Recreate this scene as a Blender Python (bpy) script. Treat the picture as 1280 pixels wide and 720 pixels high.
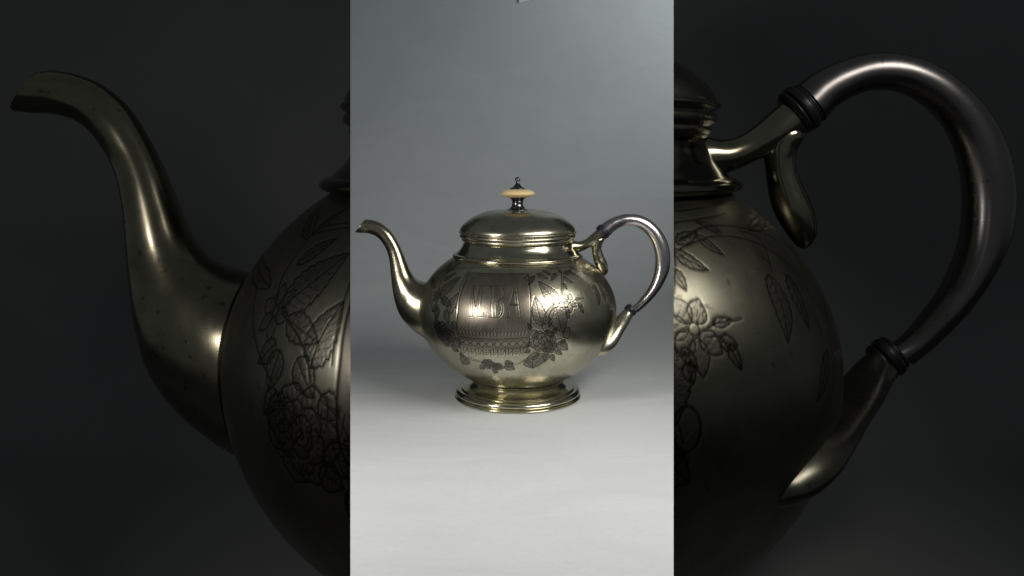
import bpy, bmesh, math, random
import numpy as np
from mathutils import Vector

# ------------------------------------------------------------------ constants
U = 0.00064                 # metres for one drawing unit (the small teapot is about 25 cm long)
F = 1100.0                  # focal length in drawing units
D = 1100.0                  # camera to teapot axis
Y0 = 190.0                  # drawing row of the eye level
GY = 494.6                  # drawing row of the table under the foot
AX = 647.0                  # drawing column of the teapot axis
CAM_Z = (GY - Y0) * U
R = math.radians

for o in list(bpy.data.objects):
    bpy.data.objects.remove(o)
scene = bpy.context.scene
COL = scene.collection

# ------------------------------------------------------------------ camera
cam_d = bpy.data.cameras.new('camera')
cam = bpy.data.objects.new('camera', cam_d)
COL.objects.link(cam)
cam.location = (0, 0, CAM_Z)
cam.rotation_euler = (R(90), 0, 0)
cam_d.sensor_width = 36
cam_d.lens = 36 * F / 1280
cam_d.shift_y = -(360 - Y0) / 1280
cam_d.clip_start = 0.02
cam_d.clip_end = 100
scene.camera = cam

# ------------------------------------------------------------------ world and lamps
world = bpy.data.worlds.new('World')
scene.world = world
world.use_nodes = True
bg = world.node_tree.nodes['Background']
bg.inputs[0].default_value = (0.84, 0.95, 1.0, 1)
bg.inputs[1].default_value = 0.075

def area(name, loc, target, sx, sy, power, col, spread=180):
    d = bpy.data.lights.new(name, 'AREA')
    d.shape = 'RECTANGLE'
    d.size, d.size_y = sx, sy
    d.energy = power
    d.color = col
    d.spread = R(spread)
    o = bpy.data.objects.new(name, d)
    COL.objects.link(o)
    o.location = loc
    o.rotation_euler = (Vector(target) - Vector(loc)).to_track_quat('-Z', 'Y').to_euler()
    return o

PC = Vector(((AX - 640) * U, D * U, (GY - 385) * U))          # centre of the small pot
BIG_D = 3.4                                                  # distance of the big pot
BS = 3.168 * BIG_D / (D * U)                                 # how many times larger it is
BIG_FLOOR = CAM_Z - (360 + (GY - 360) * 3.168 - Y0) / F * BIG_D
BIG_X = (AX - 640) * 3.168 / F * BIG_D
BQ = BIG_D / 2.8
BC = Vector((BIG_X, BIG_D, BIG_FLOOR + (GY - 385) * U * BS))
FRONT = Vector((0, .57, 0))
area('key_softbox', PC + 0.48 * Vector((.50, -.60, .53)), FRONT, 0.30, 0.11, 0.82, (1.0, .97, .92), 120)
area('side_lamp', PC + 0.46 * Vector((-.653, -.703, .278)), FRONT, 0.075, 0.065, 0.42, (1.0, .96, .92), 120)
area('added_backdrop_lamp', (.78, 1.02, .66), (.16, 1.36, .46), .12, .12, .92, (.93, .98, 1.0), 80)  # added unseen lamp, brightens the upper right of the paper
area('added_big_softbox', BC + 2.5 * BQ * Vector((.60, -.50, .62)), BC, 0.95 * BQ, 0.50 * BQ, 6.2 * BQ ** 2, (1.0, .97, .90), 100)  # added out of view to light the big pot from the right
area('added_big_lamp', BC + 2.1 * BQ * Vector((-.68, -.68, .278)), BC, 0.30 * BQ, 0.28 * BQ, 3.6 * BQ ** 2, (1.0, .96, .93), 100)  # second added lamp, left of the big pot, unseen

scene.view_settings.view_transform = 'Standard'
scene.view_settings.look = 'None'
scene.view_settings.exposure = 0
scene.view_settings.gamma = 1
scene.render.engine = 'CYCLES'
scene.cycles.max_bounces = 8
scene.cycles.sample_clamp_indirect = 4

# ------------------------------------------------------------------ materials
def new_mat(name):
    m = bpy.data.materials.new(name)
    m.use_nodes = True
    nt = m.node_tree
    return m, nt, nt.nodes['Principled BSDF']

def node(nt, typ, **kw):
    n = nt.nodes.new(typ)
    for k, v in kw.items():
        setattr(n, k, v)
    return n

def mixc(nt, fac, a, b, blend='MIX'):
    n = node(nt, 'ShaderNodeMix', data_type='RGBA', blend_type=blend)
    for sock, v in ((n.inputs[0], fac), (n.inputs[6], a), (n.inputs[7], b)):
        if isinstance(v, bpy.types.NodeSocket):
            nt.links.new(v, sock)
        else:
            sock.default_value = v if not isinstance(v, tuple) or len(v) == 4 else (*v, 1)
    return n.outputs[2]

def mth(nt, op, a, b=0.0, c=0.0, clamp=False):
    n = node(nt, 'ShaderNodeMath', operation=op, use_clamp=clamp)
    for i, v in enumerate((a, b, c)):
        if isinstance(v, bpy.types.NodeSocket):
            nt.links.new(v, n.inputs[i])
        else:
            n.inputs[i].default_value = v
    return n.outputs[0]

def noise(nt, vec, scale, detail=4, rough=.55, dist=0.0):
    n = node(nt, 'ShaderNodeTexNoise')
    n.inputs['Scale'].default_value = scale
    n.inputs['Detail'].default_value = detail
    n.inputs['Roughness'].default_value = rough
    n.inputs['Distortion'].default_value = dist
    nt.links.new(vec, n.inputs['Vector'])
    return n.outputs['Fac']

def ramp(nt, v, lo, hi):
    n = node(nt, 'ShaderNodeMapRange', clamp=True)
    nt.links.new(v, n.inputs[0])
    n.inputs[1].default_value = lo
    n.inputs[2].default_value = hi
    return n.outputs[0]

def metal(name, base, stain, rough, stain_amt=.6, rough_var=.14, engraved=False, k=1.0, scratch=.06, stain_rough=.09):
    """old metal: clean base colour, cloudy tarnish of its own colour, fine scratches, dull spots"""
    m, nt, bs = new_mat(name)
    tc = node(nt, 'ShaderNodeTexCoord').outputs['Object']
    cloud = ramp(nt, noise(nt, tc, 26, 6, .62, .6), .42, .68)
    fine = ramp(nt, noise(nt, tc, 190, 5, .7), .45, .75)
    spots = ramp(nt, noise(nt, tc, 420, 2, .5), .66, .74)
    st = mth(nt, 'MULTIPLY', mth(nt, 'MULTIPLY_ADD', fine, .35, cloud, clamp=True), stain_amt)
    col = mixc(nt, st, tuple(c * k for c in base), tuple(c * k for c in stain))
    # broad cloudy bloom and browner old handling marks
    broad = ramp(nt, noise(nt, tc, 11, 5, .6, 1.2), .46, .66)
    col = mixc(nt, mth(nt, 'MULTIPLY', broad, .55 * stain_amt), col, tuple(c * k * q for c, q in zip(stain, (1.05, .88, .78))))
    smear = noise(nt, tc, 38, 6, .7, 2.0)
    col = mixc(nt, mth(nt, 'MULTIPLY', spots, .75 * stain_amt), col, tuple(c * k * .35 for c in stain))
    rg = mth(nt, 'MULTIPLY_ADD', st, stain_rough, rough)
    rg = mth(nt, 'MULTIPLY_ADD', mth(nt, 'SUBTRACT', noise(nt, tc, 70, 4), .5), rough_var, rg, clamp=True)
    rg = mth(nt, 'MULTIPLY_ADD', mth(nt, 'SUBTRACT', smear, .5), rough_var * 1.6, rg, clamp=True)
    rg = mth(nt, 'MAXIMUM', rg, .07)
    # long hair scratches
    mp = node(nt, 'ShaderNodeMapping')
    mp.inputs['Scale'].default_value = (1, 1, 7)
    mp.inputs['Rotation'].default_value = (.4, .3, 0)
    nt.links.new(tc, mp.inputs['Vector'])
    scr = noise(nt, mp.outputs[0], 330, 3, .7)
    if engraved:
        at = node(nt, 'ShaderNodeAttribute', attribute_name='engrave')
        sp = node(nt, 'ShaderNodeSeparateColor')
        nt.links.new(at.outputs['Color'], sp.inputs[0])
        gr, mt, pn = sp.outputs
        # the name panel: satin and brownish, brushed upright
        mp2 = node(nt, 'ShaderNodeMapping')
        mp2.inputs['Scale'].default_value = (9, 1, 1)
        nt.links.new(tc, mp2.inputs['Vector'])
        brush = noise(nt, mp2.outputs[0], 150, 4, .6)
        pc = mixc(nt, ramp(nt, mth(nt, 'MULTIPLY_ADD', cloud, .35, mth(nt, 'MULTIPLY', brush, .8)), .25, .85), (.15 * k, .128 * k, .104 * k), (.29 * k, .25 * k, .205 * k))
        col = mixc(nt, mth(nt, 'MULTIPLY', pn, .85), col, pc)
        rg = mth(nt, 'MULTIPLY_ADD', pn, .085, rg)
        # matted leaves and petals: greyer silver
        mc = mixc(nt, fine, (.20 * k, .183 * k, .168 * k), (.10 * k, .092 * k, .085 * k))
        col = mixc(nt, mth(nt, 'MULTIPLY', mt, .9), col, mc)
        rg = mth(nt, 'MULTIPLY_ADD', mt, .06, rg)
        # black oxide left in the cut lines
        col = mixc(nt, mth(nt, 'MULTIPLY', gr, .93), col, (.014 * k, .012 * k, .010 * k))
    nt.links.new(col, bs.inputs['Base Color'])
    bs.inputs['Metallic'].default_value = 1
    nt.links.new(rg, bs.inputs['Roughness'])
    b = node(nt, 'ShaderNodeBump')
    b.inputs['Strength'].default_value = scratch
    b.inputs['Distance'].default_value = .0006
    nt.links.new(mth(nt, 'ADD', scr, mth(nt, 'MULTIPLY', noise(nt, tc, 55, 3), 1.6)), b.inputs['Height'])
    nt.links.new(b.outputs[0], bs.inputs['Normal'])
    return m

def metals(k, pre, dr=0.0, ks=1.0, kh=1.0):
    return dict(
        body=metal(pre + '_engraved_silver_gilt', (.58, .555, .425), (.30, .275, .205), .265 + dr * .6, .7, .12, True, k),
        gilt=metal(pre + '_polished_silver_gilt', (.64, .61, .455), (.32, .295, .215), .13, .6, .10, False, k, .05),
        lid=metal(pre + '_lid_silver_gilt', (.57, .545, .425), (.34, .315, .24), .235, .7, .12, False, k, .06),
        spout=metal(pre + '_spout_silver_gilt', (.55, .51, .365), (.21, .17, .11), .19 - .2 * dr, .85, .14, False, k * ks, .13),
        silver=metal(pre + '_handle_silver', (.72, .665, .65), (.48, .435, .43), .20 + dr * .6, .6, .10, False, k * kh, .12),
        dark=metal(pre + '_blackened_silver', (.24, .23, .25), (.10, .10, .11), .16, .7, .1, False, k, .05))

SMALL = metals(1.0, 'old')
BIG = metals(0.235, 'dimmed', .10, 2.2, 1.05)  # same metals, dim light put into the colour; spout kept brighter

def plain(name, c1, c2, rough, scale, bump=.1, dist=.0004, spec=.5, coat=0.0):
    m, nt, bs = new_mat(name)
    tc = node(nt, 'ShaderNodeTexCoord').outputs['Object']
    f = noise(nt, tc, scale, 6, .6, .3)
    nt.links.new(mixc(nt, ramp(nt, f, .3, .7), c1, c2), bs.inputs['Base Color'])
    bs.inputs['Roughness'].default_value = rough
    bs.inputs['Specular IOR Level'].default_value = spec
    bs.inputs['Coat Weight'].default_value = coat
    b = node(nt, 'ShaderNodeBump')
    b.inputs['Strength'].default_value = bump
    b.inputs['Distance'].default_value = dist
    nt.links.new(noise(nt, tc, scale * 7, 4), b.inputs['Height'])
    nt.links.new(b.outputs[0], bs.inputs['Normal'])
    return m

M_ivory = plain('aged_ivory', (.90, .80, .52), (.80, .57, .26), .3, 34, .14, .0003, .5, .2)
M_ring = plain('black_horn', (.010, .009, .014), (.018, .016, .024), .32, 130, .15)
M_ring_big = plain('dimmed_black_horn', (.006, .006, .009), (.007, .007, .008), .35, 20, .1, .0004, .25)  # ring colour darkened to stand in for dim light
M_ivory_big = plain('dimmed_ivory', (.13, .11, .065), (.12, .09, .045), .4, 10, .08)  # ivory toned down in colour to look dimly lit
M_inside = plain('dark_spout_inside', (.02, .018, .012), (.03, .026, .018), .6, 100)  # dark brown tone inside the bore
M_dim_sweep = plain('dimmed_sweep_grey', (.158, .160, .158), (.176, .176, .172), .8, .9, .05, .002, .2)  # rear wall and floor grey, with the dimness put into the colour
M_tag = plain('white_card', (.78, .79, .77), (.72, .73, .72), .7, 80)
M_plinth = plain('black_stained_wood', (.02, .019, .018), (.03, .028, .026), .6, 14)

def paper_mat():
    m, nt, bs = new_mat('grey_backdrop_paper')
    tc = node(nt, 'ShaderNodeTexCoord').outputs['Object']
    mp = node(nt, 'ShaderNodeMapping')
    mp.inputs['Scale'].default_value = (1, 2.2, 1)
    nt.links.new(tc, mp.inputs['Vector'])
    soft = noise(nt, mp.outputs[0], 11, 5, .6, .8)
    fib = noise(nt, tc, 240, 5, .7)
    c = mixc(nt, ramp(nt, soft, .3, .75), (.505, .525, .53), (.555, .575, .575))
    c = mixc(nt, mth(nt, 'MULTIPLY', ramp(nt, fib, .5, .8), .6), c, (.46, .475, .48))
    nt.links.new(c, bs.inputs['Base Color'])
    bs.inputs['Roughness'].default_value = .75
    bs.inputs['Specular IOR Level'].default_value = .25
    b = node(nt, 'ShaderNodeBump')
    b.inputs['Strength'].default_value = .5
    b.inputs['Distance'].default_value = .0012
    nt.links.new(mth(nt, 'MULTIPLY_ADD', fib, .12, soft), b.inputs['Height'])
    nt.links.new(b.outputs[0], bs.inputs['Normal'])
    return m
M_paper = paper_mat()

# ------------------------------------------------------------------ object helpers
def link_mesh(name, me, mat, parent=None, smooth=True, sharp=None):
    if mat:
        me.materials.append(mat)
    if smooth:
        me.polygons.foreach_set('use_smooth', np.ones(len(me.polygons), bool))
        if sharp:
            me.set_sharp_from_angle(angle=R(sharp))
    o = bpy.data.objects.new(name, me)
    COL.objects.link(o)
    if parent:
        o.parent = parent
    return o

def grid_mesh(name, P, wrap_cols):
    """P: rows x cols x 3 -> quad mesh, columns optionally closed"""
    nr, nc, _ = P.shape
    me = bpy.data.meshes.new(name)
    idx = np.arange(nr * nc).reshape(nr, nc)
    nx = np.roll(idx, -1, axis=1)
    if not wrap_cols:
        idx2, nx = idx[:, :-1], nx[:, :-1]
    else:
        idx2 = idx
    q = np.stack([idx2[:-1], nx[:-1], nx[1:], idx2[1:]], -1).reshape(-1, 4)
    me.vertices.add(nr * nc)
    me.vertices.foreach_set('co', P.reshape(-1).astype(np.float32))
    me.loops.add(q.size)
    me.loops.foreach_set('vertex_index', q.reshape(-1).astype(np.int32))
    me.polygons.add(len(q))
    me.polygons.foreach_set('loop_start', np.arange(0, q.size, 4, dtype=np.int32))
    me.update(calc_edges=True)
    return me

def catmull(pts, per=8):
    p = np.array(pts, float)
    p = np.vstack([2 * p[0] - p[1], p, 2 * p[-1] - p[-2]])
    out = []
    for i in range(1, len(p) - 2):
        for t in np.linspace(0, 1, per, endpoint=False):
            a, b, c, d = p[i - 1], p[i], p[i + 1], p[i + 2]
            out.append(.5 * (2 * b + (c - a) * t + (2 * a - 5 * b + 4 * c - d) * t * t + (3 * b - a - 3 * c + d) * t ** 3))
    out.append(p[-2])
    return np.array(out)

def lathe(name, runs, n=192):
    """runs: lists of (radius, row); each run is smoothed, breaks between runs stay crisp"""
    prof = []
    for r_ in runs:
        c = catmull(r_, 6) if len(r_) > 2 else np.array(r_, float)
        prof += list(c)
    prof = np.array(prof)
    th = np.linspace(0, 2 * math.pi, n, endpoint=False)
    r = np.maximum(prof[:, 0], 0.02) * U
    z = (GY - prof[:, 1]) * U
    P = np.stack([r[:, None] * np.sin(th), -r[:, None] * np.cos(th), np.repeat(z[:, None], n, 1)], -1)
    return grid_mesh(name, P[::-1], True)

def loc3(x, y):
    """drawing column,row in the plane through the axis -> local metres"""
    return np.array([(x - AX) * U, 0, (GY - y) * U])

def big2small(p):
    return (640 + (p[0] - 640) / 3.168, 360 + (p[1] - 360) / 3.168)

def tube(name, pairs, depth=1.0, n=40, per=7, cap0='round', cap1='round', square=2.0):
    """pairs: outline points (ax, ay, bx, by[, depth factor]) on either side of the tube"""
    pr = []
    for q in pairs:
        a, b = big2small(q[:2]), big2small(q[2:4])
        if len(q) > 5:                       # nearer than the axis, so a little smaller to look the same size
            g_ = 1 - q[5] * VIEW['fw'] / VIEW['F']
            a, b = (tuple((640 + (p[0] - 640) * g_, VIEW['Y0'] + (p[1] - VIEW['Y0']) * g_)) for p in (a, b))
        pr.append((*a, *b, q[4] if len(q) > 4 else depth, q[5] if len(q) > 5 else 0.0))
    pr = catmull(pr, per)
    rings = []
    th = np.linspace(0, 2 * math.pi, n, endpoint=False)
    def ring(c, v, dep):
        cs, sn = np.cos(th), np.sin(th)
        if square != 2.0:
            e = 2.0 / square
            cs, sn = np.sign(cs) * np.abs(cs) ** e, np.sign(sn) * np.abs(sn) ** e
        return c[None] + cs[:, None] * v[None] + sn[:, None] * np.array([0, -1.0, 0])[None] * dep
    data = []
    for x1, y1, x2, y2, d, fw in pr:
        off = np.array([0, -fw * VIEW['fw'] * U, 0])
        a, b = loc3(x1, y1) + off, loc3(x2, y2) + off
        v = (a - b) / 2
        data.append(((a + b) / 2, v, np.linalg.norm(v) * d))
    def cap(i, j):
        c, v, d = data[i]
        t = c - data[j][0]
        t = t / (np.linalg.norm(t) + 1e-9)
        L = np.linalg.norm(v) * .8
        return [ring(c + t * L * math.sin(a), v * math.cos(a), d * math.cos(a)) for a in np.linspace(0.25, 1.55, 6)]
    if cap0 == 'round':
        rings += cap(0, 1)[::-1]
    rings += [ring(*d) for d in data]
    if cap1 == 'round':
        rings += cap(-1, -2)
    me = grid_mesh(name, np.array(rings), True)
    bm = bmesh.new(); bm.from_mesh(me)
    bmesh.ops.recalc_face_normals(bm, faces=bm.faces)
    bm.to_mesh(me); bm.free()
    return me, data, ring

# ------------------------------------------------------------------ engraving, drawn on the unrolled belly
RB, YB, BUP, BLO = 122.7, 385.0, 84.0, 96.7
Y_TOP, Y_BOT = 320.0, 472.5
def phi_of(y):
    return math.asin((y - YB) / (BLO if y > YB else BUP))
NV, NU = 450, 1120
PH = np.linspace(phi_of(Y_TOP), phi_of(Y_BOT), 4000)
PR = RB * np.cos(PH)
PY = YB + np.where(PH > 0, BLO, BUP) * np.sin(PH)
SS = np.concatenate([[0], np.cumsum(np.hypot(np.diff(PR), np.diff(PY)))])
SV = np.linspace(0, SS[-1], NV)
VR, VY = np.interp(SV, SS, PR), np.interp(SV, SS, PY)
TH_MAX = R(102)
TU = np.linspace(-TH_MAX, TH_MAX, NU)
UU = TU * RB
du, dv = UU[1] - UU[0], SV[1] - SV[0]
H = G = MT = PN = None
VIEW = dict(F=F, Y0=Y0, k=1.0, fw=1.0, lw=1.0, matte=1.0)      # where the drawing was looked at from, and how slim the belly is

def to_uv(x, y):
    """a point of the drawing -> (u, v) on the belly"""
    d = np.array([x - 640, VIEW['F'], -(y - VIEW['Y0'])])
    c = np.array([AX - 640, VIEW['F'], -(YB - VIEW['Y0'])])
    rb = RB * VIEW['k']
    for b, up in ((BUP, True), (BLO, False)):
        s = np.array([1 / rb, 1 / rb, 1 / b])
        o, dd = -c * s, d * s
        A, B, C_ = dd @ dd, 2 * o @ dd, o @ o - 1
        disc = B * B - 4 * A * C_
        if disc < 0:
            disc = 0.0
        t = (-B - math.sqrt(disc)) / (2 * A)
        p = d * t - c
        if (p[2] >= 0) == up:
            break
    th = math.atan2(p[0], -p[1])
    y_ = YB - p[2]
    v = np.interp(y_, PY, SS)
    return np.array([th * RB, v])

def win(pts, pad):
    p = np.array(pts)
    i0 = max(0, int((p[:, 0].min() - pad - UU[0]) / du)); i1 = min(NU, int((p[:, 0].max() + pad - UU[0]) / du) + 2)
    j0 = max(0, int((p[:, 1].min() - pad) / dv)); j1 = min(NV, int((p[:, 1].max() + pad) / dv) + 2)
    return slice(j0, j1), slice(i0, i1)

def seg_dist(pts, sl):
    X, Y = np.meshgrid(UU[sl[1]], SV[sl[0]])
    best = np.full(X.shape, 1e9)
    for (x1, y1), (x2, y2) in zip(pts[:-1], pts[1:]):
        dx, dy = x2 - x1, y2 - y1
        t = np.clip(((X - x1) * dx + (Y - y1) * dy) / (dx * dx + dy * dy + 1e-12), 0, 1)
        best = np.minimum(best, (X - x1 - t * dx) ** 2 + (Y - y1 - t * dy) ** 2)
    return np.sqrt(best)

def cut(pts, w=.55, depth=.40, ox=1.0, burr=0.0):
    """one cut line through uv points, w = half width; a burr stands up beside it"""
    w *= VIEW['lw']; depth *= VIEW['lw'] ** 1.5
    sl = win(pts, w * 3 + 1)
    if sl[0].start >= sl[0].stop or sl[1].start >= sl[1].stop:
        return
    d = seg_dist(np.array(pts), sl)
    g = np.exp(-(d / w) ** 2)
    H[sl] = np.minimum(H[sl], -depth * .55 * g)
    if burr:
        H[sl] += burr * np.exp(-((d - 2 * w) / w) ** 2)
    G[sl] = np.maximum(G[sl], ox * np.exp(-(d / (w * 1.05)) ** 2))

def fill(poly, matte=1.0, sink=.0, target=None):
    p = np.array(poly)
    sl = win(p, .5)
    X, Y = np.meshgrid(UU[sl[1]], SV[sl[0]])
    ins = np.zeros(X.shape, bool)
    q = np.roll(p, -1, axis=0)
    for (x1, y1), (x2, y2) in zip(p, q):
        if y1 == y2:
            continue
        c = ((y1 > Y) != (y2 > Y)) & (X < (x2 - x1) * (Y - y1) / (y2 - y1) + x1)
        ins ^= c
    T = MT if target is None else target
    T[sl] = np.where(ins, np.maximum(T[sl], matte), T[sl])
    if sink:
        H[sl] = np.where(ins, H[sl] + sink, H[sl])
    return sl, ins

def px(pts):
    return np.array([to_uv(*p) for p in pts])

def curve(pts, **k):
    cut(catmull(px(pts), 6), **k)

rng = random.Random(5)
def leaf(base, tip, wd, bend=0.0, serr=7, matte=1.0, w=.5, hatch=True, uv=False):
    b, t = (np.array(base), np.array(tip)) if uv else (to_uv(*base), to_uv(*tip))
    ax = t - b; L = np.linalg.norm(ax); ax /= L; nm = np.array([-ax[1], ax[0]])
    mid = lambda s: b + ax * L * s + nm * bend * math.sin(math.pi * s)
    def wid(s):
        return wd * (math.sin(math.pi * min(1, s ** .72)) ** .85 if 0 < s < 1 else 0)
    sides = []
    for sg in (1, -1):
        e = []
        N = serr * 4
        for i in range(N + 1):
            s = i / N
            saw = 1 - .20 * ((i % 4) / 4) if serr else 1
            e.append(mid(s - .02 * (i % 4 == 0) * (0 < i < N)) + nm * sg * wid(s) * saw)
        sides.append(e)
    poly = sides[0] + sides[1][::-1]
    fill(poly, matte, -.04)
    for e in sides:
        cut(e, w=w)
    cut([mid(s) for s in np.linspace(0, .95, 12)], w=w * .8)
    if hatch:
        for i in range(1, serr):
            s = i / serr
            for sg in (1, -1):
                a = mid(s * .92); c = mid(min(1, s + .13)) + nm * sg * wid(min(.99, s + .10)) * .78
                cut([a, c], w=w * .45, depth=.2, ox=.7)
        for i in range(serr * 2):
            s = .12 + .78 * i / (serr * 2)
            sg = -1
            a = mid(s) + nm * sg * wid(s) * .25; c = mid(min(1, s + .06)) + nm * sg * wid(s) * .7
            cut([a, c], w=.28, depth=.14, ox=.5)

def petal(c, ang, L, wd, matte=.9, w=.45):
    d = np.array([math.cos(ang), math.sin(ang)]); n = np.array([-d[1], d[0]])
    e1, e2 = [], []
    for s in np.linspace(0, 1, 14):
        k = wd * math.sin(math.pi * s ** .8) ** .9 if 0 < s < 1 else 0
        e1.append(c + d * L * (.18 + .82 * s) + n * k); e2.append(c + d * L * (.18 + .82 * s) - n * k)
    fill(e1 + e2[::-1], matte, -.04)
    cut(e1, w=w); cut(e2, w=w)
    for o in (-.35, 0, .35):
        cut([c + d * L * .25 + n * o * wd * .4, c + d * L * .62 + n * o * wd], w=.25, depth=.15, ox=.5)

def flower(p, r, n=6, rot=0.0):
    c = to_uv(*p)
    for i in range(n):
        petal(c, rot + 2 * math.pi * i / n, r * rng.uniform(.92, 1.08), r * .27)
    ring_ = [c + r * .17 * np.array([math.cos(a), math.sin(a)]) for a in np.linspace(0, 6.3, 14)]
    fill(ring_[:-1], 1, -.02); cut(ring_, w=.4)

def rose(p, r, seed=0, sq=1.0):
    rg = random.Random(seed)
    c = to_uv(*p)
    for rad, n, off in ((1.0, 6, 0.0), (.68, 5, .5), (.38, 4, .2)):
        for i in range(n):
            a = off + 2 * math.pi * i / n + rg.uniform(-.15, .15)
            rr = r * rad * rg.uniform(.88, 1.1)
            w_ = 2 * math.pi / n * .62
            pts = []
            for s in np.linspace(-1, 1, 13):
                k = rr * (1 - .28 * abs(s) ** 2.2 + .03 * math.sin(9 * s + i))
                pts.append(c + k * np.array([math.cos(a + s * w_), sq * math.sin(a + s * w_)]))
            if rad == 1.0:
                fill(pts + [c], 1.0, -.02)
            cut(pts, w=.5)
            for h in range(6):
                s = -.75 + 1.5 * h / 5
                d0 = np.array([math.cos(a + s * w_), sq * math.sin(a + s * w_)])
                k1 = rr * (.93 - .25 * abs(s))
                cut([c + d0 * k1, c + d0 * k1 * .78], w=.3, depth=.2, ox=.75)
    sp = [c + r * .22 * (1 - t / 9.5) * np.array([math.cos(t), math.sin(t) * sq]) for t in np.linspace(0, 9, 26)]
    cut(sp, w=.45)

def bud(p, ang, L, wd):
    c = to_uv(*p)
    d = np.array([math.cos(ang), math.sin(ang)])
    leaf(c - d * L / 2, c + d * L / 2, wd, 0, 3, 1, .5, False, True)

def S8(X, Y):      # enlarged crop of the right spray -> drawing
    return (640 + X / 4.8, 330 + Y / 4.8)
def SB(X, Y):      # the big pot -> drawing
    return big2small((X, Y))

def engrave():
    # ---- name panel: a draped cloth with a lace hem
    pan = [(586.5, 341.5), (622, 342.5), (659.5, 342.5), (661.5, 357), (663, 385), (663, 408), (661.5, 424), (660, 434),
           (645, 436.5), (617, 436.5), (592, 434), (576, 431), (572.5, 424), (570.8, 411), (571.8, 393), (574.4, 374), (580, 356)]
    pc = catmull(px(pan + pan[:1]), 6)
    fill(pc, 1.0, -.06, PN)
    curve([(587, 341), (604, 341.8), (622, 342.5), (641, 342.6), (660, 342.2)], w=.55)
    curve([(586.5, 341), (580, 356), (574.4, 374), (571.8, 393), (570.8, 411), (572.5, 424), (576, 432)], w=.8, depth=.6)
    curve([(583.5, 341), (577, 356), (571.6, 373), (569, 391)], w=.4)
    curve([(659.8, 343), (661.7, 357), (663.2, 385), (663.3, 410), (661.8, 425), (660, 436)], w=.7, depth=.55)
    # folded corners
    for s in ((581, 345, 588, 338), (579, 350, 586, 341), (655, 348, 666, 341), (657, 352, 668, 346)):
        curve([s[:2], ((s[0] + s[2]) / 2, (s[1] + s[3]) / 2 - 1), s[2:]], w=.5)
    # rows across the hem; k in 0..1 follows the panel, row gives the height at its middle
    def hem(k, row):
        x = 572.2 + (661.5 - 572.2) * k + (row - 424) * .16 * (1 - 2 * k)
        return (x, row - 6.0 * (2 * k - 1.06) ** 2 * .55)
    for row, w in ((424.3, .62), (426, .4), (437, .6), (435.4, .35)):
        curve([hem(k, row) for k in np.linspace(.02, .99, 14)], w=w)
    n = 21
    for i in range(n):                       # upper lace: little crosses and dots
        k = (i + .5) / n
        for dk, d0, d1 in ((.016, 413.5, 423), (-.016, 413.5, 423)):
            cut(px([hem(k - dk, d0), hem(k + dk, d1)]), w=.33, depth=.3)
        cut(px([hem(k, 410.8), hem(k, 412.6)]), w=.45, depth=.3)
    n = 9
    for i in range(n):                       # diamonds
        a, b, m_ = i / n + .004, (i + 1) / n, (i + .5) / n
        cut(px([hem(a, 427), hem(b, 434.6)]), w=.42)
        cut(px([hem(a, 434.6), hem(b, 427)]), w=.42)
        cut(px([hem(a + .02, 427.6), hem(b - .02, 427.6)]), w=.3, depth=.25)
        cut(px([hem(a + .03, 434), hem(b - .03, 434)]), w=.3, depth=.25)
        fill(px([hem(m_ - .028, 430.8), hem(m_, 428.6), hem(m_ + .028, 430.8), hem(m_, 433)]), 1, -.12)
    for i in range(n):                       # scalloped fringe
        m_ = (i + .5) / n
        for rad, w in ((4.6, .5), (3.0, .35)):
            arc = [hem(m_ + rad / 90 * math.cos(t) * 1.02, 438.2 + rad * 1.25 * math.sin(t)) for t in np.linspace(0, math.pi, 9)]
            cut(px(arc), w=w)
        cut(px([hem(m_, 438), hem(m_, 441.5)]), w=.5)
        fill(px([hem(m_ - .022, 437.6), hem(m_ + .022, 437.6), hem(m_, 441.8)]), 1, -.05)
        fill(px([hem(i / n + .003, 438), hem(i / n + .018, 438), hem(i / n + .010, 443.5)]), 1, -.05)
        cut(px([hem(i / n + .01, 438), hem(i / n + .01, 446)]), w=.35)
    # ---- letters M B A: doubled thin and thick strokes with serifs
    Lx = lambda X, Y: (570 + X / 9, 330 + Y / 9)
    def st(*pts, w=.5, d=.45):
        w *= .8
        cut(catmull(px([Lx(*p) for p in pts]), 5) if len(pts) > 2 else px([Lx(*p) for p in pts]), w=w, depth=d * 1.1, ox=.85, burr=.05)
    def plane(pts):
        sl, ins = fill(px([Lx(*p) for p in pts]), 0, -.04)
        PN[sl] = np.where(ins, .0, PN[sl])
    # M
    plane([(192, 255), (212, 255), (178, 590), (158, 590)])
    st((196, 250), (160, 590)); st((212, 250), (178, 590), w=.5)
    st((196, 250), (222, 480), w=.65)
    st((222, 480), (278, 250), w=.5)
    plane([(272, 255), (302, 255), (282, 590), (254, 590)])
    st((276, 250), (254, 590)); st((302, 250), (282, 590), w=.6)
    st((180, 246), (222, 246)); st((264, 246), (318, 246)); st((142, 594), (196, 596)); st((238, 598), (300, 598))
    for X, Y in ((150, 345), (148, 420), (135, 455), (130, 525), (330, 330), (345, 395), (355, 455), (340, 300), (236, 330), (238, 560), (205, 545), (185, 300), (310, 420)):
        st((X - 2, Y), (X + 3, Y + 2), w=.35, d=.3)
    # points after M
    for X in (312, 326, 344):
        st((X, 545), (X - 2, 596), w=.4)
    st((306, 600), (352, 603), w=.35)
    # B
    plane([(408, 262), (440, 258), (440, 600), (404, 596)])
    st((406, 258), (402, 598), w=.6); st((440, 258), (438, 602), w=.5)
    st((384, 256), (440, 250), (490, 248), (530, 290), (540, 335), (522, 385), (480, 415), (440, 418), w=.6)
    st((440, 275), (482, 272), (508, 305), (512, 345), (492, 390), (470, 402), w=.4)
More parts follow.
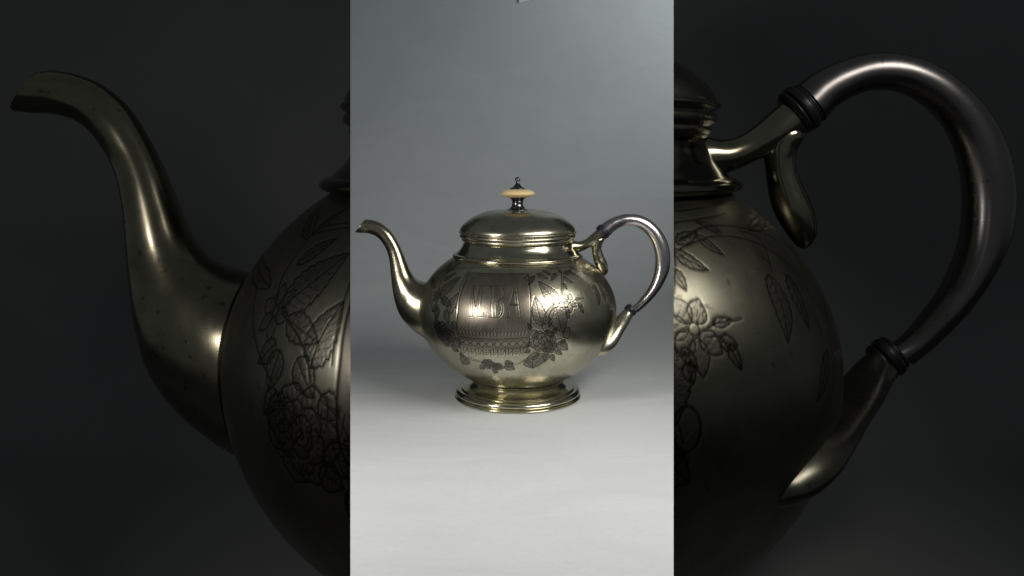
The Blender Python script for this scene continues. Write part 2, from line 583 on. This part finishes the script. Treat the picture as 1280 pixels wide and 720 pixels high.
    st((480, 415), (516, 445), (532, 500), (522, 565), (486, 605), (436, 612), (376, 606), w=.65)
    st((470, 428), (498, 460), (506, 510), (494, 560), (470, 588), (440, 592), w=.4)
    plane([(490, 250), (530, 290), (540, 335), (522, 385), (500, 385), (512, 345), (508, 305), (484, 272)])
    plane([(500, 430), (532, 500), (522, 565), (486, 605), (470, 590), (494, 560), (506, 510), (490, 450)])
    st((376, 585), (366, 606), w=.45)
    # A
    st((652, 262), (582, 606), w=.45); st((664, 275), (606, 500), (592, 606), w=.35)
    plane([(664, 262), (690, 275), (722, 606), (690, 606)])
    st((660, 258), (694, 606), w=.5); st((686, 266), (724, 606), w=.65)
    st((606, 452), (694, 460), w=.7); st((602, 466), (696, 472), w=.4)
    st((560, 608), (612, 610)); st((676, 612), (742, 612)); st((636, 262), (650, 276), (664, 258), (690, 262), w=.4)
    # ---- garland line below the neck
    curve([(563, 339), (572, 337), (600, 334.5), (640, 334.5), (670, 335.5), (700, 335), (724, 331)], w=.45)
    curve([(566, 336), (600, 331.7), (646, 331.7), (690, 331.5), (716, 328.5)], w=.35)
    # ---- right spray
    curve([S8(*p) for p in ((98, 122), (112, 92), (140, 62), (185, 52), (235, 62), (285, 48))], w=.55)
    curve([S8(*p) for p in ((104, 128), (122, 100), (148, 72), (190, 62), (240, 74), (288, 62))], w=.4)
    leaf(S8(132, 70), S8(96, 126), 3.2, 0, 4); leaf(S8(150, 62), S8(215, 88), 3.4, 0, 4)
    leaf(S8(235, 62), S8(180, 40), 2.6, 0, 4); leaf(S8(262, 55), S8(232, 100), 2.8, 0, 4)
    curve([S8(*p) for p in ((288, 35), (296, 80), (298, 130), (290, 200))], w=.55)
    curve([S8(*p) for p in ((300, 35), (308, 85), (308, 135), (302, 195))], w=.45)
    leaf(S8(304, 75), S8(372, 112), 3.0, .6, 4); leaf(S8(310, 60), S8(350, 40), 2.4, 0, 4)
    leaf(S8(298, 60), S8(268, 20), 2.4, 0, 4); leaf(S8(306, 110), S8(330, 150), 2.4, 0, 4)
    leaf(S8(290, 238), S8(158, 102), 9.6, -1.5, 9)
    leaf(S8(182, 372), S8(136, 196), 8.2, -1, 8)
    leaf(S8(190, 365), S8(252, 238), 4.8, 1, 6)
    leaf(S8(266, 262), S8(306, 412), 12.5, 1.5, 9)
    curve([S8(*p) for p in ((182, 372), (190, 395), (215, 410))], w=.5)
    curve([S8(*p) for p in ((290, 238), (280, 255), (262, 268))], w=.5)
    c = to_uv(*S8(346, 225))
    for a, L in ((-114, 11), (-58, 10.5), (42, 11.5), (92, 13.5), (140, 11), (188, 11.5)):
        petal(c, R(a), L, 3.6)
    ring_ = [c + 2.0 * np.array([math.cos(a), math.sin(a)]) for a in np.linspace(0, 6.3, 14)]
    cut(ring_, w=.4)
    bud(S8(400, 211), -.05, 8.5, 1.6); curve([S8(*p) for p in ((372, 222), (388, 214))], w=.45)
    curve([S8(*p) for p in ((416, 210), (436, 205))], w=.4)
    bud(S8(412, 252), .3, 7, 2.6); bud(S8(424, 278), 1.2, 8, 2.2)
    curve([S8(*p) for p in ((372, 240), (395, 240), (412, 262))], w=.45)
    rose(S8(188, 466), 15.5, 3, .95)
    rose(S8(222, 500), 9.5, 8, .9)
    leaf(S8(150, 400), S8(120, 440), 4.5, 0, 5)
    c = to_uv(*S8(332, 415))
    ov = [c + np.array([4.6 * math.cos(a), 6.2 * math.sin(a)]) for a in np.linspace(0, 6.2832, 20)]
    fill(ov[:-1], .8, -.03); cut(ov, w=.55); cut([c + np.array([-3, -3.]), c + np.array([-1.5, 3.5])], w=.3, depth=.2)
    curve([S8(*p) for p in ((312, 430), (296, 445), (270, 450))], w=.5)
    leaf(S8(268, 478), S8(336, 516), 6.0, -1, 6)
    leaf(S8(292, 470), S8(325, 462), 3.2, 0, 4)
    leaf(S8(196, 540), S8(122, 628), 8.2, 1, 8)
    leaf(S8(160, 545), S8(88, 570), 5.0, 0, 6)
    leaf(S8(215, 540), S8(196, 590), 4.0, 0, 5)
    for b_, t_, w_ in (((112, 470), (84, 505), 2.6), ((246, 420), (268, 384), 2.6), ((118, 395), (96, 360), 2.4), ((232, 330), (224, 380), 2.6), ((208, 395), (240, 440), 3.0),
                       ((110, 520), (80, 535), 2.6), ((262, 520), (300, 545), 3.0), ((236, 545), (252, 585), 3.0), ((330, 290), (344, 330), 2.4), ((322, 262), (352, 300), 2.2)):
        leaf(S8(*b_), S8(*t_), w_, 0, 4)
    for k_ in range(40):
        a_ = to_uv(*S8(rng.uniform(118, 262), rng.uniform(410, 535)))
        an = rng.uniform(0, math.pi)
        cut([a_, a_ + np.array([math.cos(an), math.sin(an)]) * rng.uniform(1.2, 3)], w=.35, depth=.3)
    # ---- leaf and trailing stems near the handle
    leaf(SB(962, 345), SB(985, 430), 5.6, -1, 8)
    leaf(SB(985, 345), SB(1012, 412), 4.6, 1, 6)
    curve([SB(*p) for p in ((850, 300), (885, 284), (935, 288), (985, 310), (1018, 350), (1034, 400), (1040, 440))], w=.5)
    curve([SB(*p) for p in ((850, 312), (890, 297), (935, 301), (975, 322), (1004, 352), (1022, 398), (1030, 430))], w=.4)
    curve([SB(*p) for p in ((925, 290), (950, 300), (965, 340))], w=.45)
    leaf(SB(900, 290), SB(868, 278), 2.4, 0, 4); leaf(SB(935, 290), SB(962, 268), 2.4, 0, 4)
    leaf(SB(1035, 440), SB(1022, 505), 3.2, 0, 5); leaf(SB(870, 296), SB(905, 320), 2.6, 0, 4)
    # ---- left spray
    leaf(SB(352, 385), SB(436, 318), 8.8, 1, 9)
    leaf(SB(388, 462), SB(430, 378), 7.0, -1, 8)
    leaf(SB(360, 400), SB(398, 430), 4.8, 0, 6)
    leaf(SB(390, 296), SB(432, 262), 3.4, 0, 5); leaf(SB(386, 300), SB(400, 258), 3.4, 0, 5)
    leaf(SB(372, 330), SB(420, 300), 3.6, 0, 5)
    flower(SB(344, 390), 10.0, 6, .2)
    curve([SB(*p) for p in ((345, 385), (352, 350), (372, 318), (400, 285), (436, 262))], w=.55)
    curve([SB(*p) for p in ((352, 392), (372, 420), (384, 452), (388, 480))], w=.55)
    curve([SB(*p) for p in ((322, 360), (316, 400), (322, 440), (340, 480))], w=.5)
    leaf(SB(372, 450), SB(392, 500), 5.0, 0, 6); leaf(SB(350, 440), SB(335, 490), 5.0, 0, 6)
    leaf(SB(345, 430), SB(322, 455), 4.0, 0, 5); leaf(SB(338, 360), SB(325, 320), 4.0, 0, 5)
    rose(SB(376, 548), 15.5, 12, 1.0); rose(SB(352, 530), 9, 17, 1.0)
    leaf(SB(415, 555), SB(432, 600), 5.5, 0, 6); leaf(SB(400, 590), SB(430, 612), 5.0, 0, 6)
    leaf(SB(345, 490), SB(330, 520), 3.6, 0, 5); leaf(SB(400, 500), SB(424, 525), 4.4, 0, 5)
    bud(SB(352, 502), .4, 5, 2)
    # ---- bottom roses between the panel hem and the stem
    C8 = lambda X, Y: (560 + X / 9, 400 + Y / 9)
    curve([C8(*p) for p in ((215, 425), (270, 455), (330, 470), (380, 480))], w=.55)
    curve([C8(*p) for p in ((230, 415), (290, 445), (360, 462))], w=.4)
    curve([C8(*p) for p in ((740, 500), (800, 492), (845, 460), (880, 440), (930, 470))], w=.5)
    leaf(C8(215, 425), C8(160, 495), 7.5, 0, 7); leaf(C8(130, 380), C8(185, 420), 4, 0, 5)
    rose(C8(455, 500), 9.6, 21, .85); rose(C8(560, 528), 8.2, 23, .8)
    leaf(C8(400, 520), C8(365, 555), 4, 0, 5); leaf(C8(540, 560), C8(520, 602), 4.2, 0, 5)
    leaf(C8(640, 520), C8(750, 560), 6.6, -1, 7); leaf(C8(640, 500), C8(735, 490), 5.6, 0, 6)
    leaf(C8(860, 460), C8(960, 545), 5, 0, 6)
def blur(a, k=1):
    for _ in range(k):
        a = (np.roll(a, 1, 0) + 2 * a + np.roll(a, -1, 0)) / 4
        a = (np.roll(a, 1, 1) + 2 * a + np.roll(a, -1, 1)) / 4
    return a

def chase(view):
    """cut the whole decoration into a fresh belly"""
    global H, G, MT, PN
    VIEW.update(view)
    H, G, MT, PN = (np.zeros((NV, NU)) for _ in range(4))
    rng.seed(5)
    engrave()
    npr = np.random.RandomState(4)
    # matted ground: fine uneven punch work and slanting tool strokes
    H += MT * (npr.rand(NV, NU) - .5) * .16
    tool = np.sin((UU[None] * .8 + SV[:, None] * 1.0) * 3.1 + 2.5 * blur(npr.rand(NV, NU), 6) * 6)
    H += MT * .022 * tool
    MT *= (.8 + .2 * tool) * view['matte']
    H += PN * (npr.rand(NV, NU) - .5) * .03
    H = blur(H); MT = blur(MT, 1); PN = blur(PN, 3)
    # gentle hand-raised unevenness and a few small dents
    for q in range(46):
        cu, cv = npr.uniform(UU[0], UU[-1]), npr.uniform(0, SV[-1])
        s, a = (npr.uniform(8, 22), npr.uniform(-.22, .22)) if q < 34 else (npr.uniform(2, 4), -npr.uniform(.05, .13))
        H += a * np.exp(-((UU[None] - cu) ** 2 + (SV[:, None] - cv) ** 2) / (2 * s * s))
    e = lambda n: np.minimum(1, np.minimum(np.arange(n), np.arange(n)[::-1]) / 8.0)
    H *= e(NV)[:, None] * e(NU)[None]

def body_mesh(view):
    chase(view)
    k = view['k']
    rear = np.linspace(TH_MAX, 2 * math.pi - TH_MAX, 70)[1:-1]
    th = np.concatenate([TU, rear])
    n = len(th)
    Hf = np.hstack([H, np.zeros((NV, len(rear)))])
    b = np.where(VY > YB, BLO, BUP)
    nr, nz = VR / RB ** 2, (VY - YB) / b ** 2
    ln = np.hypot(nr, nz); nr, nz = nr / ln, nz / ln
    rr = (VR[:, None] * k + nr[:, None] * Hf) * U
    zz = (GY - (VY[:, None] + nz[:, None] * Hf)) * U
    P = np.stack([rr * np.sin(th)[None], -rr * np.cos(th)[None], zz], -1)
    me = grid_mesh('teapot_body', P[::-1], True)
    col = np.zeros((NV, n, 4), np.float32)
    col[:, :NU, 0], col[:, :NU, 1], col[:, :NU, 2], col[..., 3] = G, MT, PN, 1
    at = me.color_attributes.new('engrave', 'FLOAT_COLOR', 'POINT')
    at.data.foreach_set('color', col[::-1].reshape(-1))
    return me

# ------------------------------------------------------------------ the setting
def slab(name, sections, thick, mat, kind):
    """sections: list of (y, z, half width) along the sheet; a closed thin sheet of real thickness"""
    bm = bmesh.new()
    rows = []
    sec = np.array(sections)
    tang = np.gradient(sec[:, :2], axis=0)
    for (y, z, hw), t in zip(sec, tang):
        t = t / np.linalg.norm(t); n = np.array([-t[1], t[0]])
        rows.append([bm.verts.new((x, y, z)) for x in np.linspace(-hw, hw, 9)] +
                    [bm.verts.new((x, y - n[0] * thick, z - n[1] * thick)) for x in np.linspace(hw, -hw, 9)])
    for a, b in zip(rows[:-1], rows[1:]):
        for i in range(18):
            j = (i + 1) % 18
            bm.faces.new((a[i], a[j], b[j], b[i]))
    bm.faces.new(rows[0][::-1]); bm.faces.new(rows[-1])
    bmesh.ops.recalc_face_normals(bm, faces=bm.faces)
    me = bpy.data.meshes.new(name)
    bm.to_mesh(me); bm.free()
    o = link_mesh(name, me, mat, None, True, 40)
    o['kind'] = kind
    return o

K = 202 / F                                  # the paper narrows towards its front end
sec = [(y, 0, y * K) for y in np.linspace(.33, .84, 18)]
WALL, RAD = 1.36, .52
for a in np.linspace(0, 90, 20)[1:]:
    y, z = .84 + RAD * math.sin(R(a)), RAD * (1 - math.cos(R(a)))
    sec.append((y, z, y * K))
for z in np.linspace(RAD, .75, 6)[1:]:
    sec.append((WALL, z, WALL * K))
slab('paper_backdrop', sec, .0012, M_paper, 'structure')

rear_sweep = []
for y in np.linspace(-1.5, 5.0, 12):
    rear_sweep.append((y, BIG_FLOOR, 8))
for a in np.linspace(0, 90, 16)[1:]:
    rear_sweep.append((5.0 + 1.2 * math.sin(R(a)), BIG_FLOOR + 1.2 * (1 - math.cos(R(a))), 8))
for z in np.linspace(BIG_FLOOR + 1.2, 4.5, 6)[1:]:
    rear_sweep.append((6.2, z, 8))
slab('floor', rear_sweep, .02, M_dim_sweep, 'structure')

# plinth that carries the paper
bm = bmesh.new()
f = [(-.055, .34), (.055, .34), (.13, .85), (-.13, .85)]
lo = [bm.verts.new((x, y, BIG_FLOOR + .002)) for x, y in f]
hi = [bm.verts.new((x, y, -.0035)) for x, y in f]
bm.faces.new(lo[::-1]); bm.faces.new(hi)
for i in range(4):
    j = (i + 1) % 4
    bm.faces.new((lo[i], lo[j], hi[j], hi[i]))
me = bpy.data.meshes.new('plinth'); bm.to_mesh(me); bm.free()
pl = link_mesh('plinth', me, M_plinth, None, False)
pl['kind'] = 'structure'

# ------------------------------------------------------------------ the teapot
def part(name, me, mat, parent, sharp=35):
    return link_mesh(name, me, mat, parent, True, sharp)

def teapot(name, label, loc, M, ring_mat, ivory_mat, view):
    root = bpy.data.objects.new(name, None)
    COL.objects.link(root)
    root.location = loc
    root['label'] = label
    root['category'] = 'teapot'
    part('body', body_mesh(view), M['body'], root, None)
    # foot: waist, domed flange, beads
    part('foot', lathe('foot', [
        [(40, 470), (56.5, 471.2), (57.4, 472.2), (56.4, 473.2)], [(55.6, 473.4), (56.8, 474.3), (56, 475.2)],
        [(55.6, 475.4), (57, 477), (59.6, 479), (63, 480.6), (68.5, 482.0), (70, 482.9)],
        [(70, 483.2), (70.6, 483.9)], [(70.8, 483.8), (73.5, 484.0), (76.2, 485.6), (77.4, 487.8), (76.8, 489.6)],
        [(76.0, 490.2), (75.6, 490.9)], [(76, 491.2), (78.2, 492.2), (78.6, 493.3), (77.6, 494.5)], [(76, 494.6), (60, 494.6)]]),
        M['gilt'], root)
    part('neck', lathe('neck', [
        [(60, 300), (64, 300.5), (66.4, 302.2)], [(67.2, 302.6), (68.4, 305), (69.8, 308), (72, 311.4), (76, 315.2)],
        [(77, 316.2), (79.4, 316.9), (81.0, 318.2), (81.3, 319.6), (80.4, 320.8)], [(79.8, 321), (77, 322)]]), M['gilt'], root)
    lid = part('lid', lathe('lid', [
        [(0, 262.2), (12, 262.5), (30, 263.3), (42, 265.6), (54, 270.6), (62.5, 276.2), (67.8, 280.6), (70.7, 284.2), (71.8, 286.8), (72, 288.2)],
        [(72.1, 288.3), (73.3, 288.8), (73.6, 289.8), (72.4, 291)], [(71.8, 291.2), (71.3, 292)],
        [(71.5, 292.3), (72.4, 293.8), (72.1, 295.6), (71.0, 296.6)], [(70.4, 296.8), (69.9, 297.4)],
        [(70, 297.6), (70.2, 299), (69, 300.8), (66.4, 302)], [(66, 302.2), (62, 302.4)]]), M['lid'], root)
    knob = part('knob', lathe('knob', [
        [(0, 247.2), (9.6, 247.3), (9.8, 248.2), (8.2, 249.4), (6.9, 252), (6.7, 255), (7.6, 258.2), (9.8, 260.6), (12.6, 262), (13, 262.9), (12.2, 263.6)],
        [(12, 263.7), (0, 263.8)]], 96), M['dark'], lid)
    part('knob_disc', lathe('knob_disc', [
        [(0, 236.6), (8, 236.7), (14, 237.4), (19, 239.2), (21.6, 241.4), (21.5, 242.8), (18.6, 245.2), (13, 246.8), (8, 247.3), (0, 247.4)]], 96), ivory_mat, lid)
    part('finial', lathe('finial', [
        [(0, 221.6), (1.8, 222.1), (3.0, 223.6), (3.2, 225.1), (2.5, 226.6), (1.7, 227.6)],
        [(1.7, 227.8), (2.6, 230), (4.6, 232.6), (7.0, 234.4), (9.0, 235.4), (9.6, 236.2), (9.2, 237)], [(9, 237.1), (0, 237.2)]], 96), M['dark'], lid)
    # spout, a hollow swan neck with a slanted mouth
    sp_pairs = [(62, 90, 23, 141), (74, 90, 42, 143), (98, 95, 72, 145), (128, 108, 102, 156), (160, 136, 126, 180), (186, 177, 146, 216),
                (205, 216, 156, 258), (222, 258, 161, 305), (238, 295, 166, 352), (258, 322, 177, 412), (286, 337, 200, 470),
                (322, 345, 246, 522), (352, 356, 312, 566), (392, 372, 372, 590)]
    sm, data, ring = tube('spout', [p + (1.0,) for p in sp_pairs], 1.0, 56, 7, 'none', 'none', 2.25)
    sp = part('spout', sm, M['spout'], root, 50)
    # mouth: rolled lip and the dark bore behind it
    c0, v0, d0 = data[0]
    t = data[2][0] - c0; t /= np.linalg.norm(t)
    rr = [ring(c0, v0, d0), ring(c0 - t * .9 * U, v0 * .99, d0 * .99), ring(c0 - t * 1.0 * U, v0 * .93, d0 * .93), ring(c0 - t * .2 * U, v0 * .86, d0 * .86)]
    lm = grid_mesh('spout_lip', np.array(rr), True)
    part('lip', lm, M['spout'], sp, None)
    bore = [ring(data[i][0], data[i][1] * .86, data[i][2] * .86) for i in range(0, 34, 3)]
    bore.append(ring(data[34][0], data[34][1] * .02, data[34][2] * .02))
    part('bore', grid_mesh('spout_bore', np.array(bore), True), M_inside, sp, None)
    # solder seam where the spout meets the belly
    kk = view['k']
    rows_ = np.array([ring(*d) for d in data])
    zb = (GY - YB) * U
    bz = np.where(rows_[..., 2] > zb, BUP, BLO) * U
    f = (rows_[..., 0] ** 2 + rows_[..., 1] ** 2) / (RB * kk * U) ** 2 + ((rows_[..., 2] - zb) / bz) ** 2 - 1
    pts = []
    for j in range(rows_.shape[1]):
        i = int(np.argmax(f[:, j] < 0))
        t = f[i - 1, j] / (f[i - 1, j] - f[i, j])
        pts.append(rows_[i - 1, j] * (1 - t) + rows_[i, j] * t)
    pts = np.array(pts)
    ctr = pts.mean(0)
    a_ = np.linspace(0, 2 * math.pi, 8, endpoint=False)
    out_ = pts - ctr; out_ /= np.linalg.norm(out_, axis=1)[:, None]
    nor = np.array([pts[:, 0], pts[:, 1], pts[:, 2] - zb]).T; nor /= np.linalg.norm(nor, axis=1)[:, None]
    sr = np.stack([pts + (out_ * math.cos(a) * 1.5 + nor * math.sin(a) * .9) * U for a in a_] + [pts + out_ * 1.5 * U], 0)
    me_ = grid_mesh('spout_seam', sr, True)
    b_ = bmesh.new(); b_.from_mesh(me_); bmesh.ops.recalc_face_normals(b_, faces=b_.faces); b_.to_mesh(me_); b_.free()
    part('seam', me_, M['gilt'], sp, None)
    # handle
    h_pairs = [(996, 108, 1030, 152), (1016, 93, 1044, 136), (1045, 79, 1066, 122), (1090, 67, 1093, 114), (1140, 71, 1128, 118),
               (1188, 93, 1162, 139), (1230, 134, 1188, 172), (1257, 185, 1202, 215), (1267, 240, 1206, 262), (1261, 292, 1199, 312),
               (1240, 342, 1180, 358), (1210, 387, 1154, 394), (1172, 428, 1127, 424), (1140, 456, 1104, 436)]
    hm, _, _ = tube('handle', h_pairs, 1.0, 48, 8, 'none', 'none')
    part('handle', hm, M['silver'], root, None)
    def collar(cx, cy, ang, r, w):
        """a black two-bead ring across the handle; ang = direction of the handle, in the drawing"""
        c = np.array(big2small((cx, cy))); r /= 3.168; w /= 3.168
        d = np.array([math.cos(ang), math.sin(ang)]); nn = np.array([-d[1], d[0]])
        prof = []
        for s in np.linspace(0, 1, 29):
            bead = .70 + .30 * math.sqrt(max(0, 1 - abs(2 * s - 1.0) ** 2.6)) - .10 * math.exp(-((s - .36) / .05) ** 2) - .08 * math.exp(-((s - .80) / .05) ** 2)
            prof.append(((s - .5) * w, r * bead))
        prof = [(-w / 2, r * .1)] + prof + [(w / 2, r * .1)]
        th = np.linspace(0, 2 * math.pi, 48, endpoint=False)
        rows = []
        for s, q in prof:
            p = c + d * s
            cc = loc3(*p)
            v = np.array([nn[0], 0, -nn[1]]) * U * q
            rows.append(cc[None] + np.cos(th)[:, None] * v + np.sin(th)[:, None] * np.array([0, -1., 0]) * q * U)
        me = grid_mesh('handle_ring', np.array(rows), True)
        b_ = bmesh.new(); b_.from_mesh(me); bmesh.ops.recalc_face_normals(b_, faces=b_.faces); b_.to_mesh(me); b_.free()
        return part('handle_ring', me, ring_mat, root, 50)
    collar(1000, 138, math.atan2(-.60, .80), 31, 31)
    collar(1109, 449, math.atan2(-.62, .78), 25.5, 32)
    # upper bracket: socket from the neck and the scroll that drops to the shoulder
    br, _, _ = tube('upper_bracket', [(860, 168, 868, 236), (884, 172, 894, 222), (905, 176, 920, 214), (930, 168, 950, 200), (955, 148, 980, 186), (980, 126, 1008, 166)], 1.0, 36, 7, 'none', 'none')
    ub = part('handle_bracket', br, M['spout'], root, None)
    sc, _, _ = tube('scroll', [(978, 148, 1000, 158), (962, 166, 1006, 170), (954, 188, 997, 188), (956, 212, 994, 207), (960, 240, 1003, 233), (967, 265, 1014, 257),
                               (979, 287, 1020, 279), (988, 300, 1020, 294), (995, 308, 1016, 304), (1001, 312, 1011, 309.5), (1004.5, 313, 1006.5, 312.5)], 1.0, 40, 8, 'none', 'none')
    part('scroll', sc, M['spout'], ub, None)
    # lower bracket: a long leaf lying on the belly
    lo_pairs = [(1096, 436, 1124, 462, 1.0, 0), (1072, 456, 1114, 479, 1.0, 4), (1050, 482, 1101, 504, .95, 12), (1034, 510, 1084, 532, .85, 21), (1018, 540, 1067, 563, .75, 29),
                (998, 568, 1049, 592, .7, 34), (976, 594, 1022, 618, .65, 37), (960, 614, 992, 632, .65, 38), (953, 626, 968, 638, .7, 38)]
    lb, _, _ = tube('lower_bracket', lo_pairs, 1.0, 36, 7)
    part('handle_bracket', lb, M['lid'], root, None)
    return root

small = teapot('teapot', 'small bright silver-gilt teapot with cream knob disc standing on pale grey paper',
               ((AX - 640) * U, D * U, .0002), SMALL, M_ring, M_ivory, dict(F=F, Y0=Y0, k=1.0, fw=1.0, lw=1.0, matte=1.0))
big = teapot('teapot', 'huge dark bronzed teapot copy, dim light put into its colours, behind the pale paper backdrop',
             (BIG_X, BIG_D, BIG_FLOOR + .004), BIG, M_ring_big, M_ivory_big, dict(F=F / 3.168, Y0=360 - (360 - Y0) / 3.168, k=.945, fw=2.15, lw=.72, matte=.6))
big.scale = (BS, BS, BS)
# ------------------------------------------------------------------ a white card taped high on the paper
bm = bmesh.new()
zc = CAM_Z
def wp(x, y):
    """a point 1.5 mm in front of the curved paper"""
    d = WALL
    for _ in range(40):
        z = zc + (Y0 - y) / F * d
        a = math.acos(max(-1, min(1, 1 - z / RAD)))
        d = .5 * d + .5 * (WALL - RAD + RAD * math.sin(a) - .0015)
    return ((x - 640) / F * d, d, zc + (Y0 - y) / F * d)
q = [wp(648.5, 3.6), wp(660, .4), wp(666, -14), wp(650, -11)]
q[0] = (q[0][0], q[0][1] - .0004, q[0][2]); q[3] = (q[3][0], q[3][1] - .0004, q[3][2])
fr = [bm.verts.new(p) for p in q]
bk = [bm.verts.new((p[0], p[1] + .0012, p[2])) for p in q]
bm.faces.new(fr); bm.faces.new(bk[::-1])
for i in range(4):
    j = (i + 1) % 4
    bm.faces.new((fr[i], bk[i], bk[j], fr[j]))
bmesh.ops.recalc_face_normals(bm, faces=bm.faces)
me = bpy.data.meshes.new('paper_tag'); bm.to_mesh(me); bm.free()
tg = link_mesh('paper_tag', me, M_tag, None, False)
tg['label'] = 'corner of a white card stuck high on the grey paper backdrop'
tg['category'] = 'card'
